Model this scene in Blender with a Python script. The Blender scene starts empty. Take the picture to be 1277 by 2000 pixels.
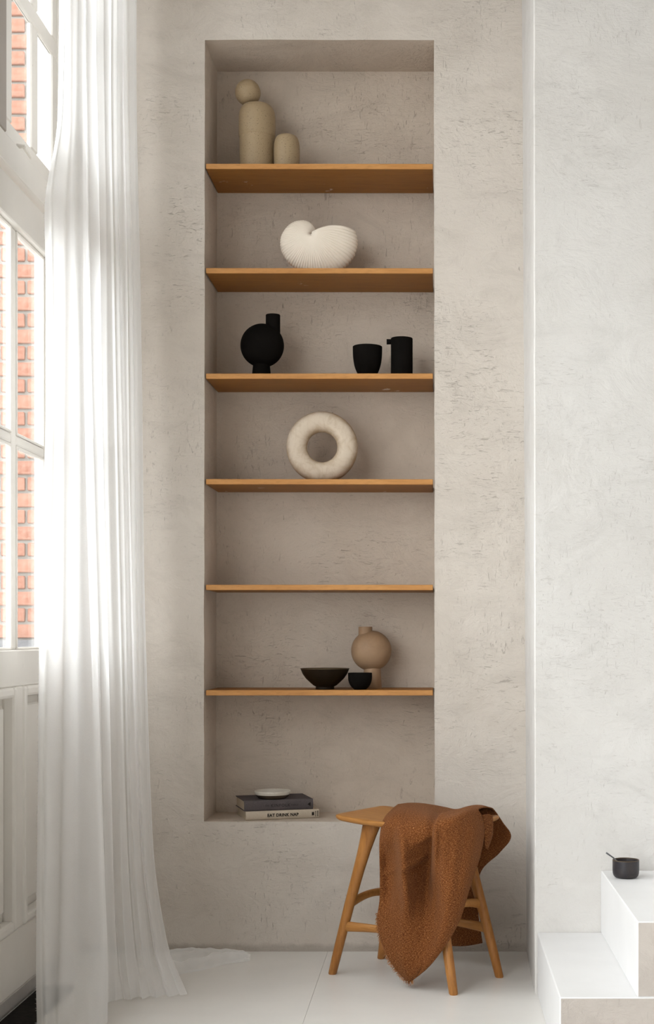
import bpy, bmesh, math, random
from mathutils import Vector, Matrix, noise
random.seed(7)
C = bpy.context.scene.collection
S = bpy.context.scene
PI = math.pi

# ------------------------------------------------------------------ camera, sky, exposure
F = 2752.0                                   # focal length in pixels of the 1277x2000 frame
CAM_Z = 0.955
cd = bpy.data.cameras.new('camera')
cd.sensor_fit = 'VERTICAL'
cd.sensor_height = 36.0
cd.lens = 36.0 * F / 2000.0
cd.shift_x = -(853 - 638.5) / 2000.0
cd.shift_y = (1247 - 1000) / 2000.0
cd.clip_start = 0.05
cam = bpy.data.objects.new('camera', cd)
cam.location = (0, 0, CAM_Z)
cam.rotation_euler = (PI / 2, 0, 0)
C.objects.link(cam)
S.camera = cam

w = bpy.data.worlds.new('overcast_sky')
S.world = w
w.use_nodes = True
bg = w.node_tree.nodes['Background']
bg.inputs[0].default_value = (0.96, 0.975, 1.0, 1)
bg.inputs[1].default_value = 1.0

S.view_settings.view_transform = 'Standard'
S.view_settings.look = 'None'
S.view_settings.gamma = 1.0
S.view_settings.use_curve_mapping = False
S.view_settings.exposure = 3.18
S.cycles.max_bounces = 10
S.cycles.diffuse_bounces = 6
S.cycles.transparent_max_bounces = 24
S.cycles.use_denoising = True
S.cycles.sample_clamp_indirect = 8

BAYS = [(2.38, 4.06), (-1.80, 2.16)]          # doors with a window over them; one long window
for (a, b) in BAYS:                          # portals: they only guide the sky light through the openings
    ld = bpy.data.lights.new('sky_portal', 'AREA')
    ld.shape = 'RECTANGLE'
    ld.size = 2.9
    ld.size_y = b - a
    ld.cycles.is_portal = True
    lo = bpy.data.objects.new('sky_portal', ld)
    lo.location = (-1.19, (a + b) / 2, 1.75)
    lo.rotation_euler = (0, -PI / 2, 0)
    C.objects.link(lo)

# ------------------------------------------------------------------ helpers
def P(px, py, y):
    return Vector(((px - 853) * y / F, y, CAM_Z - (py - 1247) * y / F))

def link(name, me, parent=None):
    o = bpy.data.objects.new(name, me)
    C.objects.link(o)
    if parent:
        o.parent = parent
    return o

def obj(name, bm, mat, parent=None, smooth=False, angle=None):
    me = bpy.data.meshes.new(name)
    bm.normal_update()
    bm.to_mesh(me)
    bm.free()
    for m in (mat if isinstance(mat, (list, tuple)) else [mat]):
        me.materials.append(m)
    if smooth or angle is not None:
        me.polygons.foreach_set('use_smooth', [True] * len(me.polygons))
    o = link(name, me, parent)
    if angle is not None:
        me.set_sharp_from_angle(angle=math.radians(angle))
    return o

def tag(o, label=None, cat=None, group=None, kind=None):
    if label: o['label'] = label
    if cat: o['category'] = cat
    if group: o['group'] = group
    if kind: o['kind'] = kind
    return o

def empty(name, loc=(0, 0, 0), rz=0.0):
    o = bpy.data.objects.new(name, None)
    o.location = loc
    o.rotation_euler = (0, 0, rz)
    o.empty_display_size = 0.05
    C.objects.link(o)
    return o

def box_into(bm, x0, x1, y0, y1, z0, z1, bev=0.0, seg=1):
    r = bmesh.ops.create_cube(bm, size=1.0)
    vs = r['verts']
    for v in vs:
        v.co = Vector(((x0 + x1) / 2 + v.co.x * (x1 - x0), (y0 + y1) / 2 + v.co.y * (y1 - y0), (z0 + z1) / 2 + v.co.z * (z1 - z0)))
    if bev > 0:
        es = list({e for v in vs for e in v.link_edges})
        bmesh.ops.bevel(bm, geom=es, offset=bev, segments=seg, affect='EDGES', profile=0.5)

def box(name, x0, x1, y0, y1, z0, z1, mat, parent=None, bev=0.0, seg=1):
    bm = bmesh.new()
    box_into(bm, x0, x1, y0, y1, z0, z1, bev, seg)
    return obj(name, bm, mat, parent)

def lathe_into(bm, prof, seg=48, ox=0.0, oy=0.0, oz=0.0, ax=None):
    """prof: list of (r, z); ends with r==0 become poles."""
    rings = []
    for (r, z) in prof:
        if r < 1e-6:
            rings.append([bm.verts.new((ox, oy, oz + z))])
        else:
            rings.append([bm.verts.new((ox + r * math.cos(2 * PI * k / seg), oy + r * math.sin(2 * PI * k / seg), oz + z)) for k in range(seg)])
    for a, b in zip(rings[:-1], rings[1:]):
        for k in range(seg):
            k2 = (k + 1) % seg
            if len(a) == 1 and len(b) == 1: continue
            if len(a) == 1: bm.faces.new((a[0], b[k2], b[k]))
            elif len(b) == 1: bm.faces.new((a[k], a[k2], b[0]))
            else: bm.faces.new((a[k], a[k2], b[k2], b[k]))
    return rings

def cr(p, t):
    """Catmull-Rom through list p at t in [0, len-1]; scalars or Vectors"""
    n = len(p)
    i = min(int(t), n - 2)
    f = t - i
    p1, p2 = p[i], p[i + 1]
    p0 = p[i - 1] if i > 0 else p1 * 2 - p2
    p3 = p[i + 2] if i + 2 < n else p2 * 2 - p1
    f2, f3 = f * f, f * f * f
    return (p1 * 2 + (p2 - p0) * f + (p0 * 2 - p1 * 5 + p2 * 4 - p3) * f2 + (p1 * 3 - p0 - p2 * 3 + p3) * f3) * 0.5

def smooth_profile(pts, n):
    vs = [Vector((a, b)) for a, b in pts]
    out = []
    for i in range(n + 1):
        v = cr(vs, i * (len(vs) - 1) / n)
        out.append((max(v.x, 0.0), v.y))
    return out

def grid_into(bm, pts, uvs=None, uvl=None):
    """pts[r][c] -> quads"""
    vs = [[bm.verts.new(p) for p in row] for row in pts]
    for r in range(len(vs) - 1):
        for c in range(len(vs[0]) - 1):
            f = bm.faces.new((vs[r][c], vs[r][c + 1], vs[r + 1][c + 1], vs[r + 1][c]))
            if uvl:
                for lp, (rr, cc) in zip(f.loops, ((r, c), (r, c + 1), (r + 1, c + 1), (r + 1, c))):
                    lp[uvl].uv = uvs[rr][cc]
    return vs

def loft_into(bm, rings, cap=True):
    vs = [[bm.verts.new(p) for p in ring] for ring in rings]
    n = len(vs[0])
    for a, b in zip(vs[:-1], vs[1:]):
        for k in range(n):
            bm.faces.new((a[k], a[(k + 1) % n], b[(k + 1) % n], b[k]))
    if cap:
        bm.faces.new(list(reversed(vs[0])))
        bm.faces.new(vs[-1])

def tube_into(bm, a, b, r0, r1=None, n=8, flat=1.0, up=Vector((0, 0, 1)), steps=1, bulge=0.0):
    r1 = r0 if r1 is None else r1
    d = (b - a).normalized()
    side = d.cross(up)
    if side.length < 1e-4: side = Vector((1, 0, 0))
    side.normalize()
    u2 = side.cross(d).normalized()
    rings = []
    for s in range(steps + 1):
        t = s / steps
        r = (r0 + (r1 - r0) * t) * (1 + bulge * math.sin(PI * t))
        c = a.lerp(b, t)
        rings.append([c + side * (r * flat * math.cos(2 * PI * k / n)) + u2 * (r * math.sin(2 * PI * k / n)) for k in range(n)])
    loft_into(bm, rings)

# ------------------------------------------------------------------ materials
def new_mat(name):
    m = bpy.data.materials.new(name)
    m.use_nodes = True
    nt = m.node_tree
    nt.nodes.clear()
    out = nt.nodes.new('ShaderNodeOutputMaterial')
    return m, nt, out

class NT:
    def __init__(s, nt): s.nt = nt
    def n(s, typ, **kw):
        x = s.nt.nodes.new(typ)
        for k, v in kw.items(): setattr(x, k, v)
        return x
    def l(s, a, b): s.nt.links.new(a, b)
    def put(s, sock, v):
        if hasattr(v, 'is_linked') or hasattr(v, 'links'): s.l(v, sock)
        else: sock.default_value = v
    def coord(s, which='Object', scale=(1, 1, 1), rot=(0, 0, 0), loc=(0, 0, 0)):
        t = s.n('ShaderNodeTexCoord'); m = s.n('ShaderNodeMapping')
        s.l(t.outputs[which], m.inputs[0])
        m.inputs['Scale'].default_value = scale; m.inputs['Rotation'].default_value = rot; m.inputs['Location'].default_value = loc
        return m.outputs[0]
    def noise(s, vec, scale, detail=4, rough=0.55, dist=0.0):
        x = s.n('ShaderNodeTexNoise')
        s.l(vec, x.inputs['Vector'])
        x.inputs['Scale'].default_value = scale; x.inputs['Detail'].default_value = detail
        x.inputs['Roughness'].default_value = rough; x.inputs['Distortion'].default_value = dist
        return x.outputs['Fac']
    def ramp(s, fac, stops):
        r = s.n('ShaderNodeValToRGB')
        s.l(fac, r.inputs[0])
        e = r.color_ramp.elements
        while len(e) < len(stops): e.new(0.5)
        for el, (p, c) in zip(e, stops):
            el.position = p
            el.color = c if isinstance(c, tuple) else (c, c, c, 1)
        return r.outputs[0]
    def mix(s, fac, a, b, blend='MIX'):
        x = s.n('ShaderNodeMix', data_type='RGBA', blend_type=blend)
        s.put(x.inputs[0], fac); s.put(x.inputs[6], a); s.put(x.inputs[7], b)
        return x.outputs[2]
    def math(s, op, a, b=0.0, clamp=False):
        x = s.n('ShaderNodeMath', operation=op, use_clamp=clamp)
        s.put(x.inputs[0], a); s.put(x.inputs[1], b)
        return x.outputs[0]
    def bump(s, h, strength, dist=0.01, normal=None):
        x = s.n('ShaderNodeBump')
        s.l(h, x.inputs['Height'])
        x.inputs['Strength'].default_value = strength; x.inputs['Distance'].default_value = dist
        if normal: s.l(normal, x.inputs['Normal'])
        return x.outputs[0]
    def bsdf(s, out, color, rough=0.6, normal=None, spec=0.3, **kw):
        b = s.n('ShaderNodeBsdfPrincipled')
        s.put(b.inputs['Base Color'], color); s.put(b.inputs['Roughness'], rough)
        b.inputs['Specular IOR Level'].default_value = spec
        if normal: s.l(normal, b.inputs['Normal'])
        for k, v in kw.items(): b.inputs[k].default_value = v
        s.l(b.outputs[0], out.inputs[0])
        return b

def col(r, g, b): return (r, g, b, 1)
def srgb(r, g, b):
    f = lambda c: (c / 255 / 12.92) if c / 255 <= 0.04045 else ((c / 255 + 0.055) / 1.055) ** 2.4
    return (f(r), f(g), f(b), 1)

def plaster(name, base, dark, speck, amount=1.0, rough_bump=1.0, base_dirt=False):
    m, nt, out = new_mat(name)
    k = NT(nt)
    v = k.coord()
    big = k.noise(v, 1.7, 5, 0.6, 0.4)
    med = k.noise(v, 6.5, 6, 0.65, 0.8)
    c = k.mix(k.ramp(big, [(0.38, 0.0), (0.66, 1.0)]), base, dark)
    c = k.mix(k.math('MULTIPLY', k.ramp(med, [(0.45, 0.0), (0.72, 1.0)]), 0.35), c, tuple(min(1, x * 1.10) for x in base[:3]) + (1,))
    # trowel scratches in two directions, gathered in patches
    patch = k.ramp(k.noise(k.coord(loc=(3, 1, 5)), 3.1, 4, 0.6, 0.5), [(0.45, 0.0), (0.62, 1.0)])
    patch2 = k.ramp(k.noise(k.coord(loc=(9, 4, 2)), 2.4, 4, 0.6, 0.5), [(0.45, 0.0), (0.62, 1.0)])
    sc1 = k.noise(k.coord(scale=(22, 22, 100), rot=(0, 0.25, 0)), 1.6, 5, 0.62, 1.2)
    sc2 = k.noise(k.coord(scale=(105, 105, 26), rot=(0, 0.35, 0)), 1.3, 5, 0.62, 1.0)
    sp = k.noise(k.coord(scale=(1, 1, 0.6)), 110, 3, 0.6, 0.6)
    rare = k.noise(k.coord(scale=(60, 60, 16), rot=(0, 0.35, 0), loc=(7, 7, 7)), 1.3, 4, 0.6, 1.4)
    m1 = k.math('MULTIPLY', k.ramp(sc1, [(0.585, 0.0), (0.69, 0.85)]), patch)
    m2 = k.math('MULTIPLY', k.ramp(sc2, [(0.60, 0.0), (0.70, 0.85)]), patch2)
    m3 = k.math('MULTIPLY', k.ramp(sp, [(0.66, 0.0), (0.74, 1.0)]), k.math('MAXIMUM', k.math('MULTIPLY', patch, patch2), 0.25))
    m4 = k.ramp(rare, [(0.70, 0.0), (0.76, 0.9)])
    mk = k.math('MAXIMUM', k.math('MAXIMUM', m1, m2), k.math('MAXIMUM', m3, m4))
    # rubbed greyer and paler clouds
    rub = k.noise(k.coord(scale=(1, 1, 1.6), loc=(2, 8, 1)), 4.2, 9, 0.72, 1.4)
    c = k.mix(k.math('MULTIPLY', k.ramp(rub, [(0.50, 0.0), (0.66, 1.0)]), 0.30), c, tuple(x * 0.80 for x in dark[:3]) + (1,))
    c = k.mix(k.math('MULTIPLY', mk, amount), c, speck)
    if base_dirt:                       # grime along the foot of the wall
        sx = k.n('ShaderNodeSeparateXYZ'); k.l(k.coord(), sx.inputs[0])
        h = k.math('ADD', sx.outputs[2], k.math('MULTIPLY', k.noise(k.coord(), 22, 5, 0.7), -0.03))
        dm = k.ramp(h, [(0.0, 1.0), (0.012, 0.0)])
        c = k.mix(k.math('MULTIPLY', dm, 0.35), c, speck)
    hgt = k.math('ADD', k.math('MULTIPLY', k.noise(k.coord(scale=(1, 1, 1.3)), 9, 8, 0.62, 1.0), 0.9), k.math('MULTIPLY', k.noise(v, 55, 4, 0.6), 0.12))
    hgt = k.math('SUBTRACT', hgt, k.math('MULTIPLY', mk, 0.30))
    hgt = k.math('ADD', hgt, k.math('MULTIPLY', rub, 0.9))
    hgt = k.math('ADD', hgt, k.math('MULTIPLY', k.math('MULTIPLY', sc1, patch2), 0.35))
    n = k.bump(hgt, 0.60 * rough_bump, 0.012)
    k.bsdf(out, c, 0.85, n, 0.2)
    return m

M = {}
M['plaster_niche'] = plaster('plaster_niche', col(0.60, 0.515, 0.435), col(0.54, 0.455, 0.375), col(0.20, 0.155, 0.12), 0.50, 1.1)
M['plaster_back'] = plaster('plaster_back', col(0.615, 0.558, 0.50), col(0.55, 0.49, 0.43), col(0.20, 0.165, 0.135), 0.50, 1.0, True)
M['plaster_right'] = plaster('plaster_right', col(0.62, 0.597, 0.572), col(0.58, 0.552, 0.522), col(0.35, 0.31, 0.28), 0.40, 0.8)
M['plaster_step'] = plaster('plaster_step', col(0.50, 0.45, 0.41), col(0.46, 0.41, 0.37), col(0.35, 0.31, 0.28), 0.4, 0.8)

def paint(name, c, rough=0.45, chips=0.0, bump=0.15):
    m, nt, out = new_mat(name); k = NT(nt)
    n1 = k.noise(k.coord(), 4, 4, 0.6)
    cc = k.mix(k.ramp(n1, [(0.35, 0.0), (0.75, 1.0)]), c, tuple(x * 0.93 for x in c[:3]) + (1,))
    if chips:
        ch = k.ramp(k.noise(k.coord(scale=(1, 1, 0.7)), 16, 6, 0.68, 0.4), [(0.70, 0.0), (0.725, 1.0)])
        cc = k.mix(k.math('MULTIPLY', ch, chips), cc, col(0.20, 0.14, 0.09))
    k.bsdf(out, cc, rough, k.bump(k.noise(k.coord(scale=(1, 1, 0.3)), 35, 4, 0.6), bump, 0.003), 0.4)
    return m
M['white_paint'] = paint('white_paint', col(0.76, 0.725, 0.675), 0.4, 0.6)
M['taupe_post'] = paint('taupe_post', col(0.36, 0.31, 0.265), 0.5)  # darker taupe tone for the post beside the transom
M['step_paint'] = paint('step_paint', col(0.73, 0.72, 0.715), 0.5, 0.0, 0.08)
M['floor_paint'] = paint('floor_paint', col(0.76, 0.735, 0.70), 0.32, 0.0, 0.06)
M['ceiling_paint'] = paint('ceiling_paint', col(0.75, 0.73, 0.70), 0.8)

def wood(name, light, dark, rough=0.5, axis='X', scale=1.0, smear=False):
    m, nt, out = new_mat(name); k = NT(nt)
    sc = {'X': (2, 26, 26), 'Z': (26, 26, 2), 'Y': (26, 2, 26)}[axis]
    sc = tuple(x * scale for x in sc)
    g = k.noise(k.coord(scale=sc), 2.0, 6, 0.6, 0.8)
    fine = k.noise(k.coord(scale=tuple(x * 4 for x in sc)), 2.6, 3, 0.6)
    c = k.mix(k.ramp(g, [(0.3, 0.0), (0.7, 1.0)]), light, dark)
    c = k.mix(k.math('MULTIPLY', k.ramp(fine, [(0.52, 0.0), (0.68, 1.0)]), 0.45), c, tuple(x * 0.55 for x in dark[:3]) + (1,))
    if smear:
        gp = k.n('ShaderNodeNewGeometry')
        sm = k.ramp(k.noise(gp.outputs['Position'], 9, 5, 0.6, 0.5), [(0.675, 0.0), (0.71, 1.0)])
        c = k.mix(k.math('MULTIPLY', sm, 0.7), c, col(0.72, 0.66, 0.58))
    k.bsdf(out, c, rough, k.bump(fine, 0.12, 0.002), 0.35)
    return m
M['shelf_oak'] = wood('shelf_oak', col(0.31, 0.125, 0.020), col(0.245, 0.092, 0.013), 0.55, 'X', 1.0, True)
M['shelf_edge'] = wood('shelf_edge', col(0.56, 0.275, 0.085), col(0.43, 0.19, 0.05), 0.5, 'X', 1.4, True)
M['stool_oak'] = wood('stool_oak', col(0.46, 0.215, 0.060), col(0.36, 0.150, 0.036), 0.42, 'X', 0.9)
M['stool_oak_leg'] = wood('stool_oak_leg', col(0.40, 0.172, 0.042), col(0.30, 0.115, 0.024), 0.42, 'Z', 0.9)

def ceramic(name, c, c2, rough=0.6, speck=None, nscale=6.0, bump=0.1, spec=0.3, thr=(0.68, 0.72), bands=False):
    m, nt, out = new_mat(name); k = NT(nt)
    a = k.noise(k.coord(), nscale, 5, 0.6, 0.6)
    cc = k.mix(k.ramp(a, [(0.38, 0.0), (0.64, 1.0)]), c, c2)
    if speck:
        s1 = k.ramp(k.noise(k.coord(), 330, 2, 0.5), [(thr[0], 0.0), (thr[1], 1.0)])
        cc = k.mix(k.math('MULTIPLY', s1, 0.85), cc, speck)
    h = k.noise(k.coord(scale=(1, 1, 6) if bands else (1, 1, 1)), 40, 4, 0.6)
    k.bsdf(out, cc, rough, k.bump(h, bump, 0.002), spec)
    return m
M['stoneware'] = ceramic('stoneware', col(0.355, 0.262, 0.158), col(0.315, 0.228, 0.132), 0.5, col(0.11, 0.07, 0.035), 4, 0.12, 0.3, (0.63, 0.68))
M['shell_white'] = ceramic('shell_white', col(0.84, 0.755, 0.65), col(0.81, 0.72, 0.61), 0.7, None, 5, 0.05)
M['black_matte'] = ceramic('black_matte', col(0.006, 0.005, 0.0043), col(0.0085, 0.007, 0.006), 0.9, None, 9, 0.2, 0.03, bands=True)
M['donut_clay'] = ceramic('donut_clay', col(0.66, 0.56, 0.44), col(0.44, 0.325, 0.21), 0.8, None, 11, 0.10, 0.2)
def ring_mat():
    m, nt, out = new_mat('ring_clay'); k = NT(nt)
    sx = k.n('ShaderNodeSeparateXYZ'); k.l(k.coord(), sx.inputs[0])
    a = k.noise(k.coord(scale=(1, 1, 1.4)), 17, 6, 0.65, 1.2)
    f = k.math('ADD', k.math('MULTIPLY', sx.outputs[1], -16.0), k.math('SUBTRACT', k.math('MULTIPLY', a, 1.2), 0.18))
    c = k.mix(k.ramp(f, [(0.55, 0.0), (1.0, 1.0)]), col(0.42, 0.31, 0.20), col(0.61, 0.515, 0.41))     # chalky wash over tan clay
    fine = k.noise(k.coord(scale=(3, 1, 1)), 40, 4, 0.7)
    c = k.mix(k.math('MULTIPLY', k.ramp(fine, [(0.5, 0.0), (0.7, 1.0)]), 0.22), c, col(0.36, 0.25, 0.15))
    k.bsdf(out, c, 0.85, k.bump(fine, 0.12, 0.002), 0.2)
    return m
M['donut_clay'] = ring_mat()
M['beige_clay'] = ceramic('beige_clay', col(0.325, 0.205, 0.12), col(0.255, 0.155, 0.088), 0.55, None, 12, 0.15, 0.3)
M['brown_glaze'] = ceramic('brown_glaze', col(0.013, 0.0075, 0.0035), col(0.018, 0.010, 0.0045), 0.55, None, 8, 0.15, 0.12)
M['brown_rim'] = ceramic('brown_rim', col(0.075, 0.048, 0.022), col(0.045, 0.03, 0.015), 0.45)
M['navy_glaze'] = ceramic('navy_glaze', col(0.016, 0.014, 0.018), col(0.032, 0.025, 0.024), 0.45, None, 30, 0.15, 0.4)
M['dish_glaze'] = ceramic('dish_glaze', col(0.58, 0.54, 0.47), col(0.52, 0.47, 0.40), 0.35, col(0.25, 0.16, 0.08), 10, 0.05, 0.5)
M['dish_clay'] = ceramic('dish_clay', col(0.055, 0.036, 0.022), col(0.07, 0.048, 0.03), 0.7)
M['steel_dark'] = ceramic('steel_dark', col(0.05, 0.05, 0.055), col(0.06, 0.06, 0.06), 0.35, None, 5, 0.02, 0.6)
M['mat_black'] = ceramic('mat_black', col(0.012, 0.011, 0.010), col(0.02, 0.018, 0.016), 0.95, None, 60, 0.8, 0.1)
M['metal_grey'] = ceramic('metal_grey', col(0.44, 0.42, 0.40), col(0.38, 0.36, 0.34), 0.45, None, 8, 0.1, 0.5)

def cloth_cover(name, c, c2):
    m, nt, out = new_mat(name); k = NT(nt)
    a = k.noise(k.coord(scale=(1, 1, 3)), 240, 3, 0.6)
    b = k.noise(k.coord(), 14, 4, 0.6)
    cc = k.mix(k.ramp(a, [(0.3, 0.0), (0.7, 1.0)]), c, c2)
    cc = k.mix(k.math('MULTIPLY', k.ramp(b, [(0.55, 0.0), (0.75, 1.0)]), 0.25), cc, tuple(min(1, x * 1.6) for x in c[:3]) + (1,))
    k.bsdf(out, cc, 0.85, k.bump(a, 0.2, 0.001), 0.15)
    return m
M['book_grey'] = cloth_cover('book_grey', col(0.105, 0.088, 0.088), col(0.075, 0.063, 0.066))
M['book_cream'] = cloth_cover('book_cream', col(0.52, 0.44, 0.35), col(0.44, 0.37, 0.29))
M['ink_black'] = cloth_cover('ink_black', col(0.02, 0.016, 0.014), col(0.02, 0.016, 0.014))
def pages_mat():
    m, nt, out = new_mat('book_pages'); k = NT(nt)
    a = k.noise(k.coord(scale=(0.2, 0.2, 60)), 18, 3, 0.6)
    cc = k.mix(a, col(0.62, 0.53, 0.41), col(0.36, 0.29, 0.21))
    k.bsdf(out, cc, 0.9, k.bump(a, 0.5, 0.001), 0.1)
    return m
M['book_pages'] = pages_mat()

def throw_mat():
    m, nt, out = new_mat('rust_wool'); k = NT(nt)
    wv = k.noise(k.coord('UV', scale=(190, 800, 1)), 1.0, 2, 0.6, 0.1)
    wf = k.noise(k.coord('UV', scale=(800, 210, 1)), 1.0, 2, 0.6, 0.1)
    big = k.noise(k.coord('UV'), 7, 4, 0.6)
    t = k.math('ADD', k.math('MULTIPLY', wv, 0.6), k.math('MULTIPLY', wf, 0.4))
    c = k.ramp(t, [(0.40, col(0.060, 0.017, 0.005)), (0.49, col(0.150, 0.047, 0.012)), (0.56, col(0.225, 0.085, 0.026)), (0.64, col(0.41, 0.195, 0.076))])
    c = k.mix(k.math('MULTIPLY', k.ramp(big, [(0.35, 0.0), (0.7, 1.0)]), 0.22), c, col(0.11, 0.034, 0.010))
    b = k.bsdf(out, c, 0.95, k.bump(t, 0.5, 0.0025), 0.1)
    b.inputs['Sheen Weight'].default_value = 0.10
    b.inputs['Sheen Roughness'].default_value = 0.5
    b.inputs['Sheen Tint'].default_value = (0.9, 0.55, 0.35, 1)
    return m
M['rust_wool'] = throw_mat()
M['fringe_wool'] = ceramic('fringe_wool', col(0.36, 0.16, 0.06), col(0.22, 0.085, 0.028), 0.95, None, 60, 0.0, 0.1)

def curtain_mat():
    m, nt, out = new_mat('sheer_voile'); k = NT(nt)
    d = k.n('ShaderNodeBsdfDiffuse'); d.inputs[0].default_value = (0.95, 0.945, 0.94, 1)
    t = k.n('ShaderNodeBsdfTranslucent'); t.inputs[0].default_value = (0.97, 0.97, 0.97, 1)
    x = k.n('ShaderNodeMixShader'); x.inputs[0].default_value = 0.55
    k.l(d.outputs[0], x.inputs[1]); k.l(t.outputs[0], x.inputs[2])
    tr = k.n('ShaderNodeBsdfTransparent'); tr.inputs[0].default_value = (1, 1, 1, 1)
    y = k.n('ShaderNodeMixShader')
    lw = k.n('ShaderNodeLayerWeight'); lw.inputs[0].default_value = 0.35     # threads close up edge-on
    wv = k.noise(k.coord('UV', scale=(900, 300, 1)), 1.0, 2, 0.5)
    f = k.math('ADD', k.math('MULTIPLY', lw.outputs['Facing'], 0.42), k.math('ADD', 0.50, k.math('MULTIPLY', wv, 0.14)), True)
    k.l(f, y.inputs[0]); k.l(tr.outputs[0], y.inputs[1]); k.l(x.outputs[0], y.inputs[2])
    k.l(y.outputs[0], out.inputs[0])
    return m
M['sheer_voile'] = curtain_mat()

def glass_mat():
    m, nt, out = new_mat('window_glass'); k = NT(nt)
    tr = k.n('ShaderNodeBsdfTransparent'); tr.inputs[0].default_value = (0.97, 0.985, 0.98, 1)
    g = k.n('ShaderNodeBsdfGlossy'); g.inputs['Roughness'].default_value = 0.02
    lw = k.n('ShaderNodeLayerWeight'); lw.inputs[0].default_value = 0.5      # Schlick reflectance, the same from both sides
    fr = k.math('ADD', k.math('MULTIPLY', k.math('POWER', lw.outputs['Facing'], 5.0), 0.9), 0.03)
    y = k.n('ShaderNodeMixShader')
    k.l(fr, y.inputs[0]); k.l(tr.outputs[0], y.inputs[1]); k.l(g.outputs[0], y.inputs[2])
    k.l(y.outputs[0], out.inputs[0])
    return m
M['window_glass'] = glass_mat()

def brick_mat():
    m, nt, out = new_mat('red_brick'); k = NT(nt)
    oi = k.n('ShaderNodeObjectInfo')
    v = k.coord()
    a = k.noise(v, 30, 5, 0.65, 0.4)
    c = k.mix(oi.outputs['Random'], col(0.22, 0.085, 0.055), col(0.29, 0.13, 0.09))
    c = k.mix(k.ramp(a, [(0.4, 0.0), (0.75, 1.0)]), c, col(0.33, 0.20, 0.155))
    k.bsdf(out, c, 0.9, k.bump(a, 0.5, 0.004), 0.15)
    return m
M['red_brick'] = brick_mat()
M['mortar'] = plaster('mortar', col(0.30, 0.285, 0.265), col(0.25, 0.235, 0.215), col(0.3, 0.27, 0.24), 0.4)
M['white_render'] = plaster('white_render', col(0.84, 0.84, 0.84), col(0.82, 0.82, 0.82), col(0.7, 0.7, 0.7), 0.2)
M['paving'] = plaster('paving', col(0.30, 0.29, 0.28), col(0.24, 0.235, 0.23), col(0.12, 0.12, 0.12), 0.5)
M['slate'] = plaster('slate', col(0.16, 0.16, 0.17), col(0.12, 0.12, 0.13), col(0.05, 0.05, 0.05), 0.5)

# ------------------------------------------------------------------ the setting
WY = 4.30            # face of the niche wall
NY = 4.54            # back of the niche
RY = 3.78            # face of the projecting right wall
NX0T, NX0B = -0.708, -0.711
NX1T, NX1B = -0.0085, -0.0065
NZ0, NZ1 = 0.3956, 2.7816
XL, XR, ZC, YF = -1.09, 3.4, 4.10, -2.6

def lin(a, b, n): return [a + (b - a) * i / n for i in range(n + 1)]

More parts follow.
